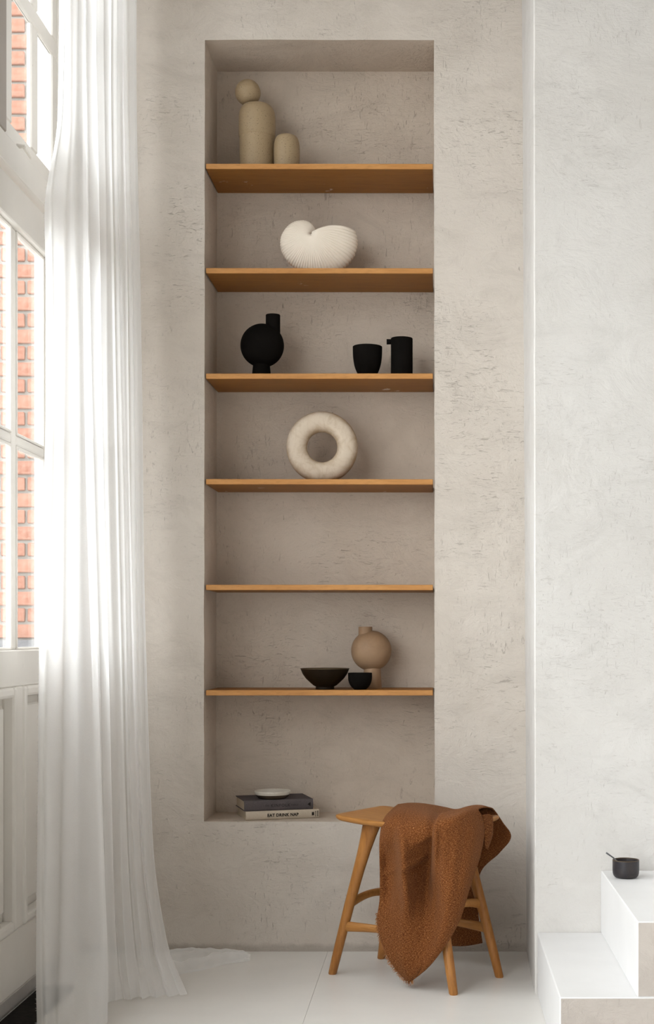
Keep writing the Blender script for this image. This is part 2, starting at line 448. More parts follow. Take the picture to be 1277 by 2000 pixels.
def wall_back():
    bm = bmesh.new()
    xs = lin(-1.16, NX0T, 14) + lin(NX0T, NX1T, 18)[1:] + lin(NX1T, 0.30, 8)[1:]
    zs = lin(-0.05, NZ0, 10) + lin(NZ0, NZ1, 56)[1:] + lin(NZ1, ZC + 0.05, 14)[1:]
    i0, i1, j0, j1 = 14, 32, 10, 66
    cache = {}
    def vert(key, co):
        if key not in cache:
            cache[key] = bm.verts.new(co)
        return cache[key]
    def xat(i, z):
        x = xs[i]
        t = min(max((NZ1 - z) / (NZ1 - NZ0), 0), 1)
        if i == i0: x = NX0T + (NX0B - NX0T) * t
        if i == i1: x = NX1T + (NX1B - NX1T) * t
        return x
    def fv(i, j):
        e = 0.0016 if (i in (i0, i1) or j in (j0, j1)) else 0.0
        p = Vector((xat(i, zs[j]), WY, zs[j]))
        d = noise.noise_vector(p * 9.0)
        return vert(('f', i, j), p + Vector((d.x * e, noise.noise(p * 3.0) * 0.0012, d.z * e)))
    for i in range(len(xs) - 1):
        for j in range(len(zs) - 1):
            if i0 <= i < i1 and j0 <= j < j1: continue
            bm.faces.new((fv(i, j), fv(i + 1, j), fv(i + 1, j + 1), fv(i, j + 1)))
    nd = 6
    def dv(i, j, d):
        if d == 0: return fv(i, j)
        return vert(('n', i, j, d), Vector((xat(i, zs[j]), WY + (NY - WY) * d / nd, zs[j])))
    for d in range(nd):
        for j in range(j0, j1):
            bm.faces.new((dv(i0, j, d), dv(i0, j + 1, d), dv(i0, j + 1, d + 1), dv(i0, j, d + 1)))
            bm.faces.new((dv(i1, j, d + 1), dv(i1, j + 1, d + 1), dv(i1, j + 1, d), dv(i1, j, d)))
        for i in range(i0, i1):
            bm.faces.new((dv(i, j0, d), dv(i, j0, d + 1), dv(i + 1, j0, d + 1), dv(i + 1, j0, d)))
            bm.faces.new((dv(i, j1, d + 1), dv(i, j1, d), dv(i + 1, j1, d), dv(i + 1, j1, d + 1)))
    for i in range(i0, i1):
        for j in range(j0, j1):
            bm.faces.new((dv(i, j, nd), dv(i + 1, j, nd), dv(i + 1, j + 1, nd), dv(i, j + 1, nd)))
    # rear skin, so that the wall is solid
    xa, xb, za, zb, yb = xs[0], xs[-1], zs[0], zs[-1], NY + 0.16
    q = [bm.verts.new(c) for c in ((xa, yb, za), (xb, yb, za), (xb, yb, zb), (xa, yb, zb))]
    bm.faces.new(list(reversed(q)))
    for a, b in (((xa, za), (xb, za)), ((xb, za), (xb, zb)), ((xb, zb), (xa, zb)), ((xa, zb), (xa, za))):
        bm.faces.new([bm.verts.new(c) for c in ((a[0], WY, a[1]), (a[0], yb, a[1]), (b[0], yb, b[1]), (b[0], WY, b[1]))])
    bm.normal_update()
    for f in bm.faces:                           # niche faces take a slightly browner plaster colour
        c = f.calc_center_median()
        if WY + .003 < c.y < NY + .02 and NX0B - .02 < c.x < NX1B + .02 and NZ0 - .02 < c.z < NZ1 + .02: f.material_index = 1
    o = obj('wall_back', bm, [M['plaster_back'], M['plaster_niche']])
    return tag(o, kind='structure')
wall_back()

def wall_right():
    bm = bmesh.new()
    # projecting wall: slightly leaning arris like the photo's
    zs = lin(0.0, ZC, 60)
    front, back = [], []
    def arris(z): return 0.2625 - 0.004 * (z / 2.7)
    def corner(z): return 0.274 - 0.013 * (z / 2.7)
    rows = []
    for z in zs:
        a = arris(z) + noise.noise(Vector((0, 7, z * 8))) * 0.0014
        c = corner(z) + noise.noise(Vector((3, 7, z * 6))) * 0.0012
        rows.append([Vector((c, WY + 0.002, z))] + [Vector((c + (a - c) * t, WY + 0.002 + (RY - WY) * t, z)) for t in (0.25, 0.5, 0.75)] +
                    [Vector((a + 0.0004, RY + 0.004, z)), Vector((a + 0.004, RY, z))] + [Vector((a + 0.004 + (XR - a) * t, RY, z)) for t in (0.03, 0.06, 0.1, 0.2, 0.35, 0.6, 1.0)] +
                    [Vector((XR + 0.1, RY + 0.3, z)), Vector((XR, NY + 0.16, z)), Vector((c + 0.03, NY + 0.16, z))])
    grid_into(bm, rows)
    o = obj('wall_right', bm, M['plaster_right'])
    return tag(o, kind='structure')
wall_right()

# floor: base slab and painted sheets with fine seams
fl = box('floor', XL - 0.07, XR, YF - 0.08, NY + 0.16, -0.12, -0.0025, M['floor_paint'])
tag(fl, kind='structure')
seams = [XL - 0.06, -0.3325, 0.89, 2.11, XR]
yseam = [YF, -0.62, 1.82, WY]
for a, b in zip(seams[:-1], seams[1:]):
    for c, d in zip(yseam[:-1], yseam[1:]):
        box('floor_panel', a + 0.0003, b - 0.0003, c + 0.0003, d - 0.0003, -0.0025, 0.0, M['floor_paint'], fl, 0.0002)
tag(box('ceiling', XL - 0.07, XR, YF - 0.08, NY + 0.16, ZC, ZC + 0.12, M['ceiling_paint']), kind='structure')
tag(box('wall_front', XL - 0.07, XR, YF - 0.08, YF, 0.0, ZC, M['plaster_right']), kind='structure')
tag(box('wall_far_right', XR, XR + 0.12, YF, RY, 0.0, ZC, M['plaster_right']), kind='structure')

# left wall: piers and head between the glazed bays
def wall_left():
    bm = bmesh.new()
    x0, x1 = XL - 0.07, XL
    ys = [YF] + [v for bay in reversed(BAYS) for v in bay] + [WY]
    for a, b in zip(ys[0::2], ys[1::2]):
        box_into(bm, x0, x1, a, b, -0.02, ZC, 0.003)
    box_into(bm, x0, x1, BAYS[0][0], BAYS[0][1], 3.14, ZC)
    box_into(bm, x0, x1, BAYS[1][0], BAYS[1][1], 3.0, ZC)
    box_into(bm, x0, x1, BAYS[1][0], BAYS[1][1], -0.02, 0.12)
    return tag(obj('wall_left', bm, M['white_paint']), kind='structure')
wall_left()

WP = M['white_paint']
def leaf(door, y0, y1, mid):
    xf, xb = XL + 0.0, XL - 0.042            # room face / outer face
    st = 0.085
    for a, b in ((y0, y0 + st), (y1 - st, y1)):
        box('stile', xb, xf, a, b, 0.012, 2.135, WP, door, 0.003)
    for a, b in ((0.012, 0.20), (0.83, 0.925), (2.03, 2.135)):
        box('rail', xb, xf, y0 + st, y1 - st, a, b, WP, door, 0.003)
    gx0, gx1 = XL - 0.034, XL - 0.018
    box('muntin', gx0, gx1, mid - 0.022, mid + 0.022, 0.925, 2.03, WP, door, 0.006, 2)
    for zc in (1.477,):
        for a, b in ((y0 + st, mid - 0.022), (mid + 0.022, y1 - st)):
            box('muntin', gx0, gx1, a, b, zc - 0.014, zc + 0.014, WP, door, 0.006, 2)
    for a, b in ((y0 + st, mid - 0.022), (mid + 0.022, y1 - st)):
        for c, d in ((0.925, 1.463), (1.491, 2.03)):
            box('pane', XL - 0.032, XL - 0.028, a, b, c, d, M['window_glass'], door)
            bm = bmesh.new()                 # glazing bead round the pane
            t = 0.007
            for q in ((a, a + t, c, d), (b - t, b, c, d), (a + t, b - t, c, c + t), (a + t, b - t, d - t, d)):
                box_into(bm, XL - 0.028, XL - 0.016, q[0], q[1], q[2], q[3], 0.002)
            obj('glazing_bead', bm, WP, door)
    sm = mid - 0.010
    box('mid_stile', xb, xf, sm - 0.03, sm + 0.03, 0.20, 0.83, WP, door, 0.003)
    for a, b in ((y0 + st, sm - 0.03), (sm + 0.03, y1 - st)):
        # raised field panel and its moulding
        bm = bmesh.new()
        box_into(bm, XL - 0.045, XL - 0.028, a, b, 0.20, 0.83)
        box_into(bm, XL - 0.030, XL - 0.016, a + 0.05, b - 0.05, 0.25, 0.78, 0.006)
        obj('panel', bm, WP, door)
        bm = bmesh.new()
        t = 0.028
        for q in ((a, a + t, 0.20, 0.83), (b - t, b, 0.20, 0.83), (a + t, b - t, 0.20, 0.20 + t), (a + t, b - t, 0.83 - t, 0.83)):
            box_into(bm, XL - 0.030, XL + 0.006, q[0], q[1], q[2], q[3], 0.008, 2)
        obj('moulding', bm, WP, door)
    box('kick_plate', XL + 0.0005, XL + 0.006, y0 + 0.01, y1 - 0.01, 0.012, 0.045, M['metal_grey'], door, 0.001)

def transom(win, a, b, c, d):
    """opening casement with three lights above the doors"""
    xb, xf = XL - 0.018, XL - 0.004
    bars = [a, a + 0.42, a + 0.84, a + 1.26, b]
    bars = [2.38, 2.80, 3.22, 3.60, 3.835, 4.06] if abs(a - 2.38) < 0.01 else [a, a + 0.42, a + 0.84, a + 1.26, b]
    box('rail', xb, xf, a, b, c, c + 0.055, WP, win, 0.004)
    box('rail', xb, xf, a, b, d - 0.05, d, WP, win, 0.004)
    box('rail', xb, xf, a, b, 2.62, 2.67, WP, win, 0.004)
    for i, y in enumerate(bars):
        y0_, y1_ = (y, y + 0.05) if i == 0 else ((y - 0.05, y) if i == len(bars) - 1 else (y - 0.03, y + 0.03))
        for q in ((c + 0.055, 2.62), (2.67, d - 0.05)):
            box('stile', xb, xf, y0_, y1_, q[0], q[1], WP, win, 0.004)
        if i < len(bars) - 1:
            yn = bars[i + 1]
            p0 = y + (0.05 if i == 0 else 0.03)
            p1 = yn - (0.05 if i + 1 == len(bars) - 1 else 0.03)
            for q in ((c + 0.055, 2.62), (2.67, d - 0.05)):
                box('pane', XL - 0.014, XL - 0.010, p0, p1, q[0], q[1], M['window_glass'], win)
    bm = bmesh.new()                          # stay handle
    tube_into(bm, Vector((XL + 0.014, 3.675, c + 0.012)), Vector((XL + 0.014, 3.735, c + 0.004)), 0.0055, 0.004, 8)
    tube_into(bm, Vector((XL - 0.004, 3.672, c + 0.013)), Vector((XL + 0.018, 3.672, c + 0.013)), 0.007, 0.005, 8)
    obj('window_stay', bm, WP, win)

a, b = BAYS[0]
d = empty('door_1'); tag(d, kind='structure')
leaf(d, a, 3.22, 2.80); leaf(d, 3.22, b, 3.692)
box('threshold', XL - 0.068, XL - 0.002, a, b, 0.0, 0.011, M['metal_grey'], d)
wn = empty('window_1'); tag(wn, kind='structure')
transom(wn, a, b, 2.225, 3.14)
tag(box('trim_1', XL - 0.062, XL + 0.012, a, b, 2.146, 2.222, WP, None, 0.004, 2), kind='structure')
def big_window(name, p, q, place):
    wn = empty(name); tag(wn, kind='structure')
    n_ = round((q - p) / 0.9)
    def b_(nm, u0, u1, w0, w1, z0, z1, mt):
        if place == 'left': box(nm, XL - w1, XL - w0, u0, u1, z0, z1, mt, wn)
        else: box(nm, u0, u1, YF - w1, YF - w0, z0, z1, mt, wn)
    ys = lin(p, q, n_)
    for i, y in enumerate(ys):
        c = 0.04 if 0 < i < n_ else 0.03
        y = y + (0.03 if i == 0 else (-0.03 if i == n_ else 0))
        b_('stile', y - c, y + c, 0.008, 0.062, 0.12, 3.0, WP)
    for i in range(n_):
        u0 = ys[i] + (0.06 if i == 0 else 0.04); u1 = ys[i + 1] - (0.06 if i == n_ - 1 else 0.04)
        for z0, z1 in ((0.12, 0.18), (1.96, 2.02), (2.94, 3.0)): b_('rail', u0, u1, 0.010, 0.060, z0, z1, WP)
        for z0, z1 in ((0.18, 1.96), (2.02, 2.94)): b_('pane', u0, u1, 0.033, 0.037, z0, z1, M['window_glass'])
big_window('window_2', BAYS[1][0], BAYS[1][1], 'left')
pm = box('trim_2', XL - 0.04, XL + 0.011, 3.40, 3.537, 2.224, 3.138, M['taupe_post'], None, 0.004); tag(pm, kind='structure')

# ------------------------------------------------------------------ outside: paving, brick wall, white pier
tag(box('ground_outside', -14, XL - 0.165, -8, 14, -0.25, -0.05, M['paving']), kind='structure')
BY = 6.0
bw = box('brick_wall', -4.2, -1.48, BY + 0.012, BY + 0.25, -0.05, 4.6, M['mortar'])
tag(bw, 'red brick garden wall seen through the door panes', 'wall')
course = 0.0698
def brick_mesh(name, w, seed):
    bm = bmesh.new()
    box_into(bm, -w / 2, w / 2, 0, 0.09, -0.0285, 0.0285, 0.004)
    for v in bm.verts:
        v.co += noise.noise_vector(v.co * 30 + Vector((seed, 0, 0))) * 0.0022
    me = bpy.data.meshes.new(name); bm.to_mesh(me); bm.free()
    me.materials.append(M['red_brick'])
    return me
stret = [brick_mesh('brick', 0.212, s) for s in range(4)]
head = [brick_mesh('brick', 0.100, s + 9) for s in range(4)]
z = 0.985
row = 0
nb = 0
rest = bmesh.new()
while z < 4.5:
    if row % 2: wd, x, ms = 0.112, -1.7500, head
    else: wd, x, ms = 0.224, -1.7000, stret
    while x > -3.9:
        xc = x - wd / 2
        if xc > -2.12 and z < 3.85 or (xc > -2.3 and 1.5 < z < 2.5):
            o = link('brick', random.choice(ms), bw)
            o.location = (xc, BY - 0.002 + random.uniform(-.002, .002), z)
            nb += 1
        else:
            box_into(rest, xc - wd / 2 + 0.006, xc + wd / 2 - 0.006, BY, BY + 0.05, z - 0.0285, z + 0.0285)
        x -= wd
    # header / stretcher to the right of the joint
    x = -1.7500 if row % 2 else -1.7000
    for q in range(2 if row % 2 else 1):
        o = link('brick', random.choice(ms), bw); o.location = (x + wd / 2 + wd * q, BY, z); nb += 1
    z += course; row += 1
o = obj('far_bricks', rest, M['red_brick'], bw); tag(o, kind='stuff')
tag(box('stone_plinth', -4.2, -1.48, BY - 0.06, BY + 0.01, -0.05, 0.948, M['slate']), 'dark grey stone plinth at the foot of the brick wall outside', 'plinth')

# ------------------------------------------------------------------ stairs
st = empty('staircase', (0.27, 3.43, 0)); tag(st, 'white painted steps with grey plastered side climbing along the right wall', 'stairs')
SX, SY0, SY1 = 0.2705, 3.095, 3.7785
for i in range(6):
    bm = bmesh.new()
    x0 = SX + 0.170 * i
    box_into(bm, x0 - SX, 2.2 - SX, SY0 - 3.43, SY1 - 3.43, 0.1665 * i + (0.0 if i else 0.0005), 0.1665 * (i + 1), 0.0025)
    bm.normal_update()
    for f in bm.faces:
        if f.normal.y < -0.9: f.material_index = 1
    obj('step', bm, [M['step_paint'], M['plaster_step']], st)

# ------------------------------------------------------------------ shelves
ST = [319, 523, 729, 935.5, 1142, 1348]
names = ['topmost oak shelf in the wall niche, carrying the stacked stoneware sculpture', 'oak niche shelf carrying the white ribbed shell vase',
         'oak niche shelf carrying three black vessels', 'oak niche shelf carrying the pale ring shaped vase',
         'empty oak niche shelf below the ring vase', 'lowest oak niche shelf carrying the brown bowl and beige flask']
SHZ = []
for i, (py, lb) in enumerate(zip(ST, names)):
    zt = CAM_Z + (1247 - py) / 640.0
    SHZ.append(zt)
    bm = bmesh.new()
    box_into(bm, -0.3495 + 0.003, 0.3495 - 0.003, 0.003, NY - WY - 0.003, -0.0165, 0, 0.0012)
    bm.normal_update()
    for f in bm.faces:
        if f.normal.y < -0.6: f.material_index = 1     # front face in a lighter oak tone than the rest
    o = obj('shelf', bm, [M['shelf_oak'], M['shelf_edge']])
    o.location = (-0.3585, WY, zt)
    o.rotation_euler = (0, math.radians((0.05, 0.05, -0.02, 0.06, 0.03, 0.0)[i]), 0)
    tag(o, lb, 'shelf', 'oak shelves in the wall niche')

# ------------------------------------------------------------------ ornaments
def at(px, y, z):       # point on a shelf
    return Vector(((px - 853) * y / F, y, z))

# stacked stoneware sculpture (shelf 1)
Y1 = 4.41; k1 = Y1 / F
r = empty('stacked_sculpture', at(502, Y1, SHZ[0])); tag(r, 'speckled sand stoneware sculpture, tall rounded cylinder with a ball on top', 'sculpture')
hb = CAM_Z + (1247 - 205) * k1 - SHZ[0]       # height of the body
R = 36 * k1
bm = bmesh.new()
zj = CAM_Z + (1247 - 270) * k1 - SHZ[0]
lathe_into(bm, [(0, 0), (R * .88, 0), (R * .93, .002), (R * .935, .01), (R * .945, zj * .5), (R * .955, zj - .004), (R * .945, zj)], 56)
obj('lower_body', bm, M['stoneware'], r, angle=40)
bm = bmesh.new()
pr = [(R * .945, zj), (R * .985, zj + .003), (R, zj + .012)]
for t in range(0, 13):
    a = t / 12 * PI / 2
    pr.append((R * (0.62 + .38 * math.cos(a)) if t < 12 else R * .62, hb - .045 + .043 * math.sin(a)))
pr += [(R * .45, hb - .001), (R * .2, hb), (0, hb)]
lathe_into(bm, pr, 56)
obj('upper_body', bm, M['stoneware'], r, angle=50)
bm = bmesh.new()
rb = 25 * k1
pr = [(rb * math.sin(PI * i / 32) * (1.0 if i > 14 else 0.985), -rb * math.cos(PI * i / 32) * -1) for i in range(33)]
pr = [(rb * math.sin(PI * i / 32) * (1.0 if i < 19 else 0.982), -rb * math.cos(PI * i / 32)) for i in range(33)]
lathe_into(bm, pr, 48, (484 - 502) * k1, 0, hb + rb * .97)
obj('ball', bm, M['stoneware'], r, angle=60)

r_ = bmesh.new()
Y1b = 4.385; kb = Y1b / F
h2 = CAM_Z + (1247 - 264) * kb - SHZ[0]; R2 = 25.5 * kb
pr = [(0, 0), (R2 * .80, 0), (R2 * .87, .003), (R2 * .95, .015), (R2, h2 * .5), (R2 * .985, h2 * .68), (R2 * .93, h2 * .82), (R2 * .80, h2 * .93), (R2 * .55, h2 * .985), (R2 * .25, h2), (0, h2)]
lathe_into(r_, pr[:3] + smooth_profile(pr[2:], 40)[1:], 48)
o = obj('small_sculpture', r_, M['stoneware'], None, angle=60); o.location = at(560, Y1b, SHZ[0])
tag(o, 'small speckled sand stoneware rounded cylinder beside the tall stacked sculpture', 'sculpture')

# ribbed nautilus vase (shelf 2)
def shell():
    Y = 4.415; k = Y / F
    zc = CAM_Z + (1247 - 463) * k - SHZ[1]        # height of the spiral centre above the shelf
    tab = [(8, 84), (1, 89.5), (-8, 91), (-30, 91), (-50, 86), (-70, 78), (-90, 72), (-110, 69), (-130, 67), (-150, 65), (-170, 61), (-190, 54), (-210, 46.5), (-230, 39), (-250, 31.5), (-270, 24.5), (-290, 18), (-310, 13), (-330, 8.5), (-350, 5)]
    def Rt(th):
        for (a0, r0), (a1, r1) in zip(tab[:-1], tab[1:]):
            if a1 <= th <= a0:
                f = (th - a0) / (a1 - a0)
                return r0 + (r1 - r0) * f
        return tab[-1][1]
    def Rs(th): return (Rt(th) + Rt(min(8, th + 7)) + Rt(max(-350, th - 7))) / 3
    bm = bmesh.new()
    NT_, NP = 640, 30
    rows = []
    for i in range(NT_ + 1):
        th = 8 - 358 * i / NT_
        base = Rs(th)
        ribp = (i / NT_ * 358 / 4.7) % 1.0
        rib = 1 - abs(math.sin(PI * ribp)) ** 0.7          # sharp grooves, round ribs
        a = math.radians(th)
        row = []
        for j in range(NP + 1):
            ph = -PI / 2 + PI * j / NP
            cph = math.cos(ph)
            depth = 0.044 * (base / 90) ** 0.85
            fade = min(1.0, max(0.0, (cph - 0.06) / 0.3))
            g = 1 - 0.050 * rib * fade - 0.003
            rr = base * k * (0.015 + 0.985 * cph ** 0.85) * g
            yy = depth * math.copysign(abs(math.sin(ph)) ** 0.8, math.sin(ph)) * (1 - 0.085 * rib * fade)
            x, zz = rr * math.cos(a), rr * math.sin(a) + zc
            if th > -50:                                       # the lip swells upward
                q_ = min(1.0, max(0.0, x / (base * k)))
                zz += 10.5 * k * math.sin(PI * q_ ** 0.9) * ((th + 50) / 58) ** 1.5
            if zz < 0.0: zz = 0.0
            row.append(Vector((x, yy, zz)))
        rows.append(row)
    grid_into(bm, rows)
    o = obj('shell_vase', bm, M['shell_white'], None, angle=75)
    md = o.modifiers.new('thickness', 'SOLIDIFY'); md.thickness = 0.0025; md.offset = -1
    o.location = at(608, Y, SHZ[1] + 0.0003)
    o.rotation_euler = (0, 0, math.radians(4))
    tag(o, 'creamy white ribbed nautilus shell vase on the second shelf from the top', 'vase')
shell()

# round flask vases
def flask(name, pxc, Y, shelf, top_py, cy_py, rad, neck_px0, neck_px1, foot_t, foot_b, foot_px, mat, label):
    k = Y / F
    zz = lambda py: CAM_Z + (1247 - py) * k - SHZ[shelf]
    r = empty(name, at(pxc, Y, SHZ[shelf])); tag(r, label, 'vase')
    Rr = rad * k; zc = zz(cy_py)
    bm = bmesh.new()
    lathe_into(bm, [(Rr * math.sin(PI * i / 40), zc - Rr * math.cos(PI * i / 40)) for i in range(41)], 56)
    for v in bm.verts: v.co.y *= 0.82
    obj('body', bm, mat, r, smooth=True)
    bm = bmesh.new()
    nx = ((neck_px0 + neck_px1) / 2 - pxc) * k; rn = (neck_px1 - neck_px0) / 2 * k
    zt = zz(top_py)
    zb = zc + math.sqrt(max(Rr * Rr - (abs(nx)) ** 2, 0)) - 0.022
    lathe_into(bm, [(rn * 1.0, zb), (rn, zb + .02), (rn, zt - .0015), (rn * .96, zt), (rn * .80, zt), (rn * .76, zt - .003), (rn * .76, zb + .012), (0, zb + .01)], 40, nx)
    obj('neck', bm, mat, r, angle=40)
    bm = bmesh.new()
    fx = (foot_px - pxc) * k
    lathe_into(bm, [(0, 0), (foot_b * k * .98, 0), (foot_b * k, .001), (foot_t * k + (foot_b - foot_t) * k * .5, (zc - Rr) * .5), (foot_t * k, zc - Rr + .006), (foot_t * k * .9, zc - Rr + .014)], 40, fx)
    obj('foot', bm, mat, r, angle=40)
flask('flask_vase', 512, 4.405, 2, 615, 675, 42.5, 519, 547, 16.5, 19.5, 510.5, M['black_matte'], 'matte black round flask vase with off-centre neck on a shelf')
flask('flask_vase', 725, 4.455, 5, 1224, 1271, 39.5, 700, 727, 16.5, 18.5, 727, M['beige_clay'], 'beige clay round flask vase with off-centre neck behind the small black cup')

def vessel(name, px, Y, zs, prof, mat, label, cat, angle=40, seg=56):
    bm = bmesh.new()
    lathe_into(bm, prof, seg)
    o = obj(name, bm, mat, None, angle=angle)
    o.location = at(px, Y, zs)
    return tag(o, label, cat)

def cup_prof(R, h, foot, wall=0.004, p=2.2, n=14):
    out = [(0, 0), (foot * .96, 0), (foot, .0008)]
    for i in range(1, n + 1):
        t = i / n
        out.append((foot + (R - foot) * (1 - (1 - t) ** p), .0008 + (h - .0015) * t))
    out += [(R - wall * .3, h), (R - wall * .8, h - .0005)]
    for i in range(n, 0, -1):
        t = i / n
        out.append((max(foot - wall + (R - foot) * (1 - (1 - t) ** p), .001) if i > 0 else 0, wall + (h - wall - .002) * t))
    out.append((0, wall))
    return out

Yc = 4.40; k = Yc / F
hc = CAM_Z + (1247 - 677) * k - SHZ[2]
vessel('cup', 717.5, Yc, SHZ[2], cup_prof(28.7 * k, hc, 13 * k, .004, 3.0), M['black_matte'], 'matte black open cup left of the black pitcher', 'cup')
# pitcher
r = empty('pitcher', at(784.5, Yc, SHZ[2])); tag(r, 'matte black straight cylindrical pitcher with a stub spout', 'pitcher')
hp = CAM_Z + (1247 - 661) * k - SHZ[2]; Rp = 21.3 * k
bm = bmesh.new()
lathe_into(bm, [(0, 0), (Rp * .97, 0), (Rp, .001), (Rp, hp - .001), (Rp * .98, hp), (Rp * .88, hp), (Rp * .86, hp - .001), (Rp * .86, .006), (0, .006)], 56)
obj('body', bm, M['black_matte'], r, angle=40)
bm = bmesh.new()
tube_into(bm, Vector((-Rp * .93, 0, hp - .0105)), Vector((-29.5 * k, 0, hp - .0105)), .0080, .0085, 20)
obj('spout', bm, M['black_matte'], r, angle=40)

# ring vase (shelf 4)
def ring():
    Y = 4.41; k = Y / F
    zc = CAM_Z + (1247 - 871.5) * k - SHZ[3]
    Ro, Ri = 69.5 * k, 29.5 * k
    bm = bmesh.new()
    n, m_ = 96, 36
    rows = []
    Rm, rm = (Ro + Ri) / 2, (Ro - Ri) / 2
    for i in range(n):
        a = 2 * PI * i / n
        row = []
        for j in range(m_):
            b = 2 * PI * j / m_
            rr = Rm + rm * math.copysign(abs(math.cos(b)) ** 0.85, math.cos(b))
            yy = 0.036 * math.copysign(abs(math.sin(b)) ** 0.85, math.sin(b))
            x, z_ = rr * math.cos(a) * 1.0, rr * math.sin(a) + zc
            if z_ < 0: z_ = 0.0
            row.append(bm.verts.new((x, yy, z_)))
        rows.append(row)
    for i in range(n):
        for j in range(m_):
            bm.faces.new((rows[i][j], rows[(i + 1) % n][j], rows[(i + 1) % n][(j + 1) % m_], rows[i][(j + 1) % m_]))
    zmin = min(v.co.z for v in bm.verts)
    for v in bm.verts: v.co.z -= zmin * (1 if v.co.z < zc else 1)
    bmesh.ops.recalc_face_normals(bm, faces=bm.faces)
    o = obj('ring_vase', bm, M['donut_clay'], None, smooth=True)
    o.location = at(629, Y, SHZ[3] + 0.0002)
    o.rotation_euler = (0, 0, math.radians(3))
    tag(o, 'pale clay ring shaped vase with a round hole, standing upright', 'vase')
ring()

# bowls (shelf 6)
Yb = 4.385; k = Yb / F
hbw = CAM_Z + (1247 - 1305.5) * k - SHZ[5]; Rb = 48 * k
r = empty('bowl', at(634.5, Yb, SHZ[5])); tag(r, 'wide dark brown footed bowl left of the beige flask vase', 'bowl')
bm = bmesh.new()
f = 18 * k
out = [(0, .004), (f * .8, .004), (f * .85, 0), (f, 0), (f * 1.02, .003), (f * .98, .008)]
for (rr, zz) in ((f * 1.25, .012), (Rb * .58, .0195), (Rb * .77, .033), (Rb * .90, .047), (Rb * .985, hbw - .002)):
    out.append((rr, zz))
ins = [(Rb * .955, hbw - .003), (Rb * .86, .046), (Rb * .73, .034), (Rb * .5, .021), (Rb * .2, .0145), (0, .0135)]
lathe_into(bm, out + ins[:0], 64)
lathe_into(bm, [(Rb * .962, hbw - .0025)] + ins[1:], 64)
bmesh.ops.recalc_face_normals(bm, faces=bm.faces)
obj('bowl_body', bm, M['brown_glaze'], r, angle=40)
bm = bmesh.new()
lathe_into(bm, [(Rb * .985, hbw - .002), (Rb, hbw - .0008), (Rb * .995, hbw + .0006), (Rb * .975, hbw + .0008), (Rb * .962, hbw - .0025)], 64)
obj('rim', bm, M['brown_rim'], r, smooth=True)
Yd = 4.36; k = Yd / F
hd = CAM_Z + (1247 - 1314) * k - SHZ[5]
vessel('cup', 703, Yd, SHZ[5], cup_prof(23.5 * k, hd, 12 * k, .0035, 3.4), M['black_matte'], 'small black cup in front of the beige flask vase', 'cup')

# ------------------------------------------------------------------ books and dish on the niche sill
def book(name, L, W_, T, loc, rz, mat, label):
    r = empty(name, loc, rz); tag(r, label, 'book')
    c = 0.0022
    bm = bmesh.new()                               # case: two boards and the rounded spine (spine at y=0, head at x=0)
    box_into(bm, 0, L, 0.004, W_, 0, c, 0.0006)
    box_into(bm, 0, L, 0.004, W_, T - c, T, 0.0006)
    n = 8
    rings = []
    for x in (0, L):
        ring = []
        for i in range(n + 1):
            t = i / n
            ring.append(Vector((x, 0.0045 - 0.0045 * math.sin(PI * t) ** 0.5, T * t)))
        for i in range(n, -1, -1):
            t = i / n
            ring.append(Vector((x, 0.0068 - 0.0045 * math.sin(PI * t) ** 0.5, c * .4 + (T - c * .8) * t)))
        rings.append(ring)
    loft_into(bm, rings)
    bmesh.ops.recalc_face_normals(bm, faces=bm.faces)
    obj('cover', bm, mat, r)
    bm = bmesh.new()
    box_into(bm, 0.003, L - 0.003, 0.0058, W_ - 0.003, c, T - c)
    obj('page_block', bm, M['book_pages'], r)
    return r

def lettering(parent, body, size, x, z, mat, y=-0.0012, off=0.0, spacing=1.0, stretch=1.0, name='lettering'):
    cu = bpy.data.curves.new(name, 'FONT')
    cu.body = body; cu.size = size; cu.align_x = 'CENTER'; cu.align_y = 'CENTER'
    cu.offset = off; cu.extrude = 0.0002; cu.space_character = spacing; cu.resolution_u = 3
    cu.materials.append(mat)
    t = bpy.data.objects.new(name, cu)
    C.objects.link(t)
    dg = bpy.context.evaluated_depsgraph_get()
    me = bpy.data.meshes.new_from_object(t.evaluated_get(dg), depsgraph=dg)
    bpy.data.objects.remove(t); bpy.data.curves.remove(cu)
    o = link(name, me, parent)
    o.location = (x, y, z)
    o.rotation_euler = (PI / 2, 0, 0)
    o.scale = (stretch, 1, 1)
    return o

ang = math.radians(17.5)
zs = NZ0 + 0.0004
T1 = 17.5 * 4.33 / F
p0 = P(480, 1603, 4.315); 
b1 = book('book', 0.229, 0.166, T1, (p0.x, 4.317, zs), ang, M['book_cream'], 'cream cloth book at the bottom of the stack, spine reading EAT DRINK NAP')
lettering(b1, 'EAT DRINK NAP', 0.0128, 0.115, T1 * .50, M['ink_black'], -0.0004, 0.0005, 1.05)
bm = bmesh.new(); box_into(bm, 0.206, 0.213, -0.0004, 0.0006, T1 * .34, T1 * .70)
o = obj('spine_emblem', bm, M['ink_black'], b1)
bm = bmesh.new(); box_into(bm, 0.2235, 0.2255, -0.0004, 0.0006, T1 * .2, T1 * .85)
o = obj('spine_stripe', bm, M['ink_black'], b1)
for i_ in range(4):
    bm = bmesh.new()
    box_into(bm, 0.2168, 0.2195, -0.0003, 0.0006, T1 * (.22 + .16 * i_), T1 * (.32 + .16 * i_))
    obj('spine_mark', bm, M['ink_black'], b1)
T2 = 20.5 * 4.33 / F
b2 = book('book', 0.216, 0.160, T2, (p0.x - 0.006, 4.322, zs + T1 + 0.0003), ang, M['book_grey'], 'dark grey cloth book on top of the cream one, spine reading KINFOLK')
